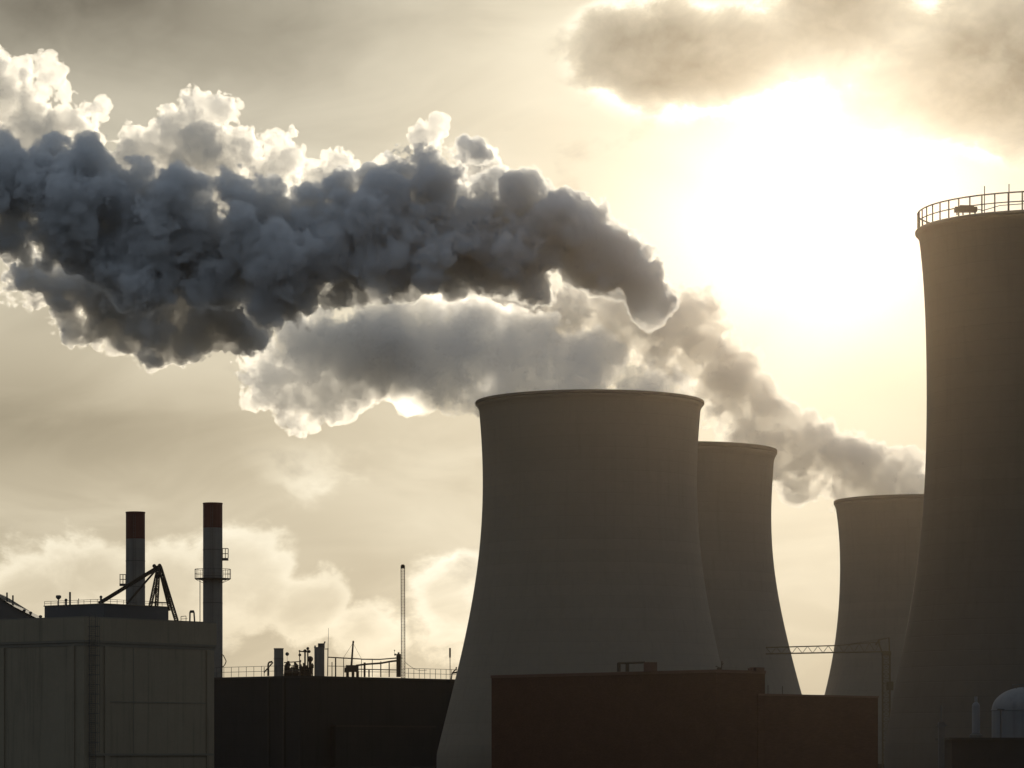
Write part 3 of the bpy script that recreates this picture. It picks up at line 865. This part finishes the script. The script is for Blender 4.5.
pl = thing('lamp_post', 'dark lamp post with a T head in front of the fat tank', 'lamp post', (X(1002, D), D + 1.5, zt0))
MB().tube((X(1002, D), D + 1.5, zt0), (X(1002, D), D + 1.5, Z(710, D)), .17, 8).build('pole', M['steel'], pl)
MB().box((X(1002, D), D + 1.5, Z(709.6, D)), (1.3, .4, .3)).build('lamp_head', M['steel'], pl)
D = 590
ps = thing('signal_post', 'dark post thick at its foot beside the plant room', 'post', (X(941.3, D), D, 0))
MB().tube((X(941.3, D), D, 0), (X(941.3, D), D, Z(705, D)), .14, 8).build('pole', M['steel'], ps)
MB().box((X(941.3, D), D, (Z(722, D)) / 2), (1.1, .8, Z(722, D))).build('switch_box', M['steel'], ps)
MB().tube((X(936.5, D), D, Z(726, D)), (X(946.5, D), D, Z(725.4, D)), .12, 6).build('cross_arm', M['steel'], ps)


# ------------------------------------------------------------------ smoke and steam
def lattice_noise(shape, cell, rs):
    """smooth value noise on a grid, one octave, cell voxels per lattice step."""
    a = None
    dims = [int(n / cell) + 3 for n in shape]
    lat = rs.random(dims).astype(np.float32)
    for axis, n in enumerate(shape):
        t = np.arange(n, dtype=np.float32) / cell
        i = t.astype(int); f = t - i; f = f * f * (3 - 2 * f)
        lo = np.take(lat, i, axis); hi = np.take(lat, i + 1, axis)
        sh = [1, 1, 1]; sh[axis] = n; f = f.reshape(sh)
        lat = lo + (hi - lo) * f
    return lat - 0.5


def surface_nets(S, org, vox):
    ins = S < 0
    nx, ny, nz = S.shape
    cnt = np.zeros((nx - 1, ny - 1, nz - 1), np.int8)
    cor = [(i, j, k) for i in (0, 1) for j in (0, 1) for k in (0, 1)]
    for i, j, k in cor: cnt += ins[i:nx - 1 + i, j:ny - 1 + j, k:nz - 1 + k]
    act = (cnt > 0) & (cnt < 8)
    idx = np.argwhere(act)
    vid = np.full(act.shape, -1, np.int32); vid[act] = np.arange(len(idx))
    vals = {c: S[idx[:, 0] + c[0], idx[:, 1] + c[1], idx[:, 2] + c[2]] for c in cor}
    acc = np.zeros((len(idx), 3), np.float32); num = np.zeros(len(idx), np.float32)
    for c in cor:
        for ax in range(3):
            if c[ax] == 0:
                e = list(c); e[ax] = 1; a, b = vals[c], vals[tuple(e)]
                m = (a < 0) != (b < 0)
                t = np.where(m, a / np.where(m, a - b, 1), 0)
                p = np.array(c, np.float32)[None].repeat(len(idx), 0); p[:, ax] += t
                acc += p * m[:, None]; num += m
    V = (idx + acc / num[:, None]) * vox + org
    Q = []
    for ax in range(3):
        o1, o2 = (ax + 1) % 3, (ax + 2) % 3
        sl0 = [slice(1, -1)] * 3; sl0[ax] = slice(0, -1); sl1 = [slice(1, -1)] * 3; sl1[ax] = slice(1, None)
        A_, B_ = ins[tuple(sl0)], ins[tuple(sl1)]
        e = np.argwhere(A_ != B_)
        fl = A_[tuple(e.T)]
        e = e + 1; e[:, ax] -= 1
        q = []
        for d1, d2 in ((-1, -1), (0, -1), (0, 0), (-1, 0)):
            g_ = e.copy(); g_[:, o1] += d1; g_[:, o2] += d2
            q.append(vid[tuple(g_.T)])
        q = np.stack(q, 1)
        q[~fl] = q[~fl][:, ::-1]
        Q.append(q)
    return V, np.concatenate(Q)


def mesh_from(name, V, Q, mat, parent):
    me = bpy.data.meshes.new(name)
    off = np.array(parent_loc(parent), np.float32)
    me.vertices.add(len(V)); me.vertices.foreach_set('co', (V - off).astype(np.float32).ravel())
    me.loops.add(len(Q) * 4); me.loops.foreach_set('vertex_index', Q.ravel().astype(np.int32))
    me.polygons.add(len(Q)); me.polygons.foreach_set('loop_start', np.arange(0, len(Q) * 4, 4, dtype=np.int32))
    me.update(calc_edges=True); me.shade_smooth(); me.materials.append(mat)
    o = bpy.data.objects.new(name, me); COL.objects.link(o)
    if parent: o.parent = parent
    return o


def billows(blobs, D, vox, seed, depth=0.5, n1=12, n2=9, wob=1.0, bias=0.45):
    """signed distance grid of a billowing cloud built up from puffs on puffs on puffs."""
    rs = np.random.RandomState(seed); k = D / F
    sph = []
    for b in blobs:
        px, py, r = b[:3]; Dz = D + (b[3] if len(b) > 3 else 0) + rs.uniform(-1, 1) * r * k * depth
        c = np.array([X(px, D), Dz, Z(py, D)]); R_ = r * k
        sph.append((c, R_ * .80))
        for _ in range(n1):
            d = rs.normal(size=3); d /= np.linalg.norm(d)
            r1 = R_ * rs.uniform(.22, .46); c1 = c + d * R_ * rs.uniform(.68, .95)
            sph.append((c1, r1))
            for _ in range(n2):
                e = rs.normal(size=3); e /= np.linalg.norm(e); e = e + d * .7; e /= np.linalg.norm(e)
                r2 = r1 * rs.uniform(.22, .5)
                if r2 > vox * .8: sph.append((c1 + e * r1 * rs.uniform(.75, 1.05), r2))
    pad = 7.0
    lo = np.min([c - r for c, r in sph], 0) - pad; hi = np.max([c + r for c, r in sph], 0) + pad
    shape = tuple(int(v) for v in np.ceil((hi - lo) / vox))
    S = np.full(shape, 9.0, np.float32)
    ax = [lo[i] + np.arange(shape[i]) * vox for i in range(3)]
    for c, r in sph:
        w = r + 9.0
        i0 = [max(0, int((c[i] - w - lo[i]) / vox)) for i in range(3)]; i1 = [min(shape[i], int((c[i] + w - lo[i]) / vox) + 2) for i in range(3)]
        gx, gy, gz = (ax[i][i0[i]:i1[i]] - c[i] for i in range(3))
        dd = np.sqrt(gx[:, None, None] ** 2 + gy[None, :, None] ** 2 + gz[None, None, :] ** 2) - r
        v = S[i0[0]:i1[0], i0[1]:i1[1], i0[2]:i1[2]]
        np.minimum(v, dd, out=v)
    S0 = S.copy(); k = 0.27 / (D / F)                                    # detail keeps its size in the picture whatever the distance
    for cell, amp in ((15.0, 2.8), (7.5, 2.5), (3.8, 2.2), (1.9, 1.6), (1.0, 1.0)):      # metres
        n = lattice_noise(shape, max(1.7, cell / k / vox), rs)
        S -= ((np.minimum(np.abs(n) * 4.0, 1.5) - bias) * 0.50 + lattice_noise(shape, max(1.7, cell * 0.8 / k / vox), rs) * 1.5) * np.float32(amp / k * wob)
    S = np.where(S0 > 4.5 / k, 3.0, np.where(S0 > 2.5 / k, S + (S0 - 2.5 / k) * 1.5, S)).astype(np.float32)
    S[:2] = S[-2:] = 1; S[:, :2] = S[:, -2:] = 1; S[:, :, :2] = S[:, :, -2:] = 1
    return S, lo, rs


def plume(name, label, cat, blobs, D, vox, seed, mat, fringe_mat, fringe=2.9, tail=None, **kw):
    S, lo, rs = billows(blobs, D, vox, seed, **kw)
    t = thing(name, label, cat, (float(X(blobs[0][0], D)), D, float(Z(blobs[0][1], D))))
    V, Q = surface_nets(S, lo, vox)
    mesh_from('smoke_body', V, Q, mat, t)
    if fringe_mat:
        S2 = S - fringe
        for cell, amp in ((9, 1.9), (4, 1.6), (2, 1.2), (1.1, 0.7)): S2 += np.abs(lattice_noise(S.shape, cell / vox * 0.5, rs)) * np.float32(amp * 3.4)
        S2[:2] = S2[-2:] = 1; S2[:, :2] = S2[:, -2:] = 1; S2[:, :, :2] = S2[:, :, -2:] = 1
        V, Q = surface_nets(S2, lo, vox)
        mesh_from('thin_fringe', V, Q, fringe_mat, t)
    if tail:
        S, lo, rs = billows(tail[0], D, vox, seed + 1, **kw)
        V, Q = surface_nets(S, lo, vox)
        mesh_from('drifting_tail', V, Q, tail[1], t)
    return t


DARK = [(652, 309, 11), (649, 297, 15), (641, 280, 21), (616, 257, 32), (582, 246, 42), (540, 240, 48), (495, 243, 45), (450, 238, 50), (438, 194, 31), (424, 160, 15), (404, 172, 17), (448, 172, 17), (468, 160, 12), (472, 198, 25), (385, 195, 24), (400, 245, 50), (362, 238, 48), (345, 202, 24),
        (320, 255, 48), (280, 255, 50), (250, 222, 38), (236, 192, 22), (210, 245, 50), (172, 218, 46), (150, 262, 46), (120, 205, 36), (90, 195, 38), (58, 185, 40), (20, 180, 40), (-22, 185, 45), (55, 232, 30), (12, 228, 26), (112, 248, 40),
        (-60, 200, 50), (-20, 250, 22)]
LOWER = [(32, 280, 24), (68, 290, 34), (110, 300, 38), (150, 322, 36), (168, 345, 22), (196, 328, 30), (236, 312, 32), (252, 326, 18), (100, 275, 30), (182, 292, 34), (222, 292, 34), (140, 290, 32)]
WHITE = [(662, 396, 15, -4), (630, 390, 24, -2), (592, 378, 32), (552, 370, 38), (512, 362, 42), (476, 346, 40), (440, 352, 40), (410, 352, 38), (425, 380, 24), (378, 345, 34), (388, 335, 28), (460, 386, 22), (500, 392, 22), (600, 405, 30), (560, 405, 30), (640, 410, 24)]
TAIL = [(342, 345, 34), (302, 345, 32), (285, 375, 34), (320, 385, 34), (300, 398, 24), (354, 378, 32), (262, 352, 22), (384, 352, 24)]
TAN = [(925, 486, 16), (902, 482, 18), (890, 478, 24), (874, 478, 26), (850, 470, 28), (818, 460, 32), (790, 448, 32), (762, 426, 32), (738, 400, 33), (776, 440, 30), (722, 375, 32), (706, 346, 34), (686, 324, 34), (652, 328, 38), (612, 320, 38), (572, 315, 36), (530, 306, 30), (492, 302, 24), (452, 302, 18),
       (662, 358, 28), (840, 488, 14), (905, 492, 22), (930, 496, 26), (600, 345, 30)]
PALE = [(0, 88, 36), (34, 98, 30), (62, 118, 26), (88, 112, 12), (30, 132, 33), (80, 150, 24), (120, 165, 28), (150, 148, 26), (190, 134, 32), (214, 112, 17), (240, 148, 28), (280, 152, 24), (270, 182, 33), (318, 188, 28), (345, 216, 26), (200, 172, 38),
        (336, 168, 13), (476, 172, 20), (430, 142, 15), (300, 212, 28), (-40, 90, 40), (-30, 140, 40), (150, 190, 36), (395, 180, 16), (230, 210, 34), (100, 190, 26)]

dark_m = vapour('dark_smoke', 0.62, (0.974, 0.980, 0.985), 0.35)
dark_f = vapour('dark_smoke_fringe', 0.09, (0.97, 0.97, 0.97), 0.45, True)
white_m = vapour('white_steam', 0.045, (0.999, 0.999, 0.999), 0.65)
white_f = vapour('white_steam_fringe', 0.09, (0.995, 0.995, 0.995), 0.6, True)
tail_m = vapour('white_steam_tail', 0.22, (0.992, 0.99, 0.984), 0.5)
tan_m = vapour('far_steam', 0.15, (0.975, 0.965, 0.945), 0.35)
tan_f = vapour('far_steam_fringe', 0.03, (0.97, 0.965, 0.95), 0.35, True)
low_m = vapour('brown_smoke', 0.55, (0.99, 0.987, 0.98), 0.4)
low_f = vapour('brown_smoke_fringe', 0.07, (0.98, 0.98, 0.97), 0.5, True)
pale_m = vapour('pale_steam', 0.26, (0.985, 0.982, 0.972), 0.5)

plume('smoke_plume', 'long dark grey smoke plume with a drooping tip', 'smoke plume', DARK, 850, 0.38, 11, dark_m, dark_f)
plume('smoke_plume', 'lower grey brown smoke bank sagging beneath the dark plume at its left', 'smoke plume', LOWER, 905, 0.42, 55, low_m, low_f)
plume('steam_plume', 'bright white billowing steam plume pouring from the broad tower', 'steam plume', WHITE, 978, 0.48, 22, white_m, white_f, tail=(TAIL, tail_m), wob=1.3)
plume('steam_plume', 'tan grey steam plume trailing from the far short tower', 'steam plume', TAN, 1367, 0.8, 33, tan_m, tan_f)
plume('steam_plume', 'sunlit pale steam cloud hanging above and behind the dark smoke', 'steam plume', PALE, 1010, 0.5, 44, pale_m, None)

# ------------------------------------------------------------------ the hazy air
hz = vapour('haze_air', 1.6e-5, (0.150, 0.115, 0.080), 0.935, True)
h = MB().prism([(-1300, -160), (1300, -160), (1300, 1790), (-1300, 1790)], -1.0, 285.0).build('haze', hz)
tag(h, 'thin sunlit haze filling the air over the whole plant', None, None, 'stuff')
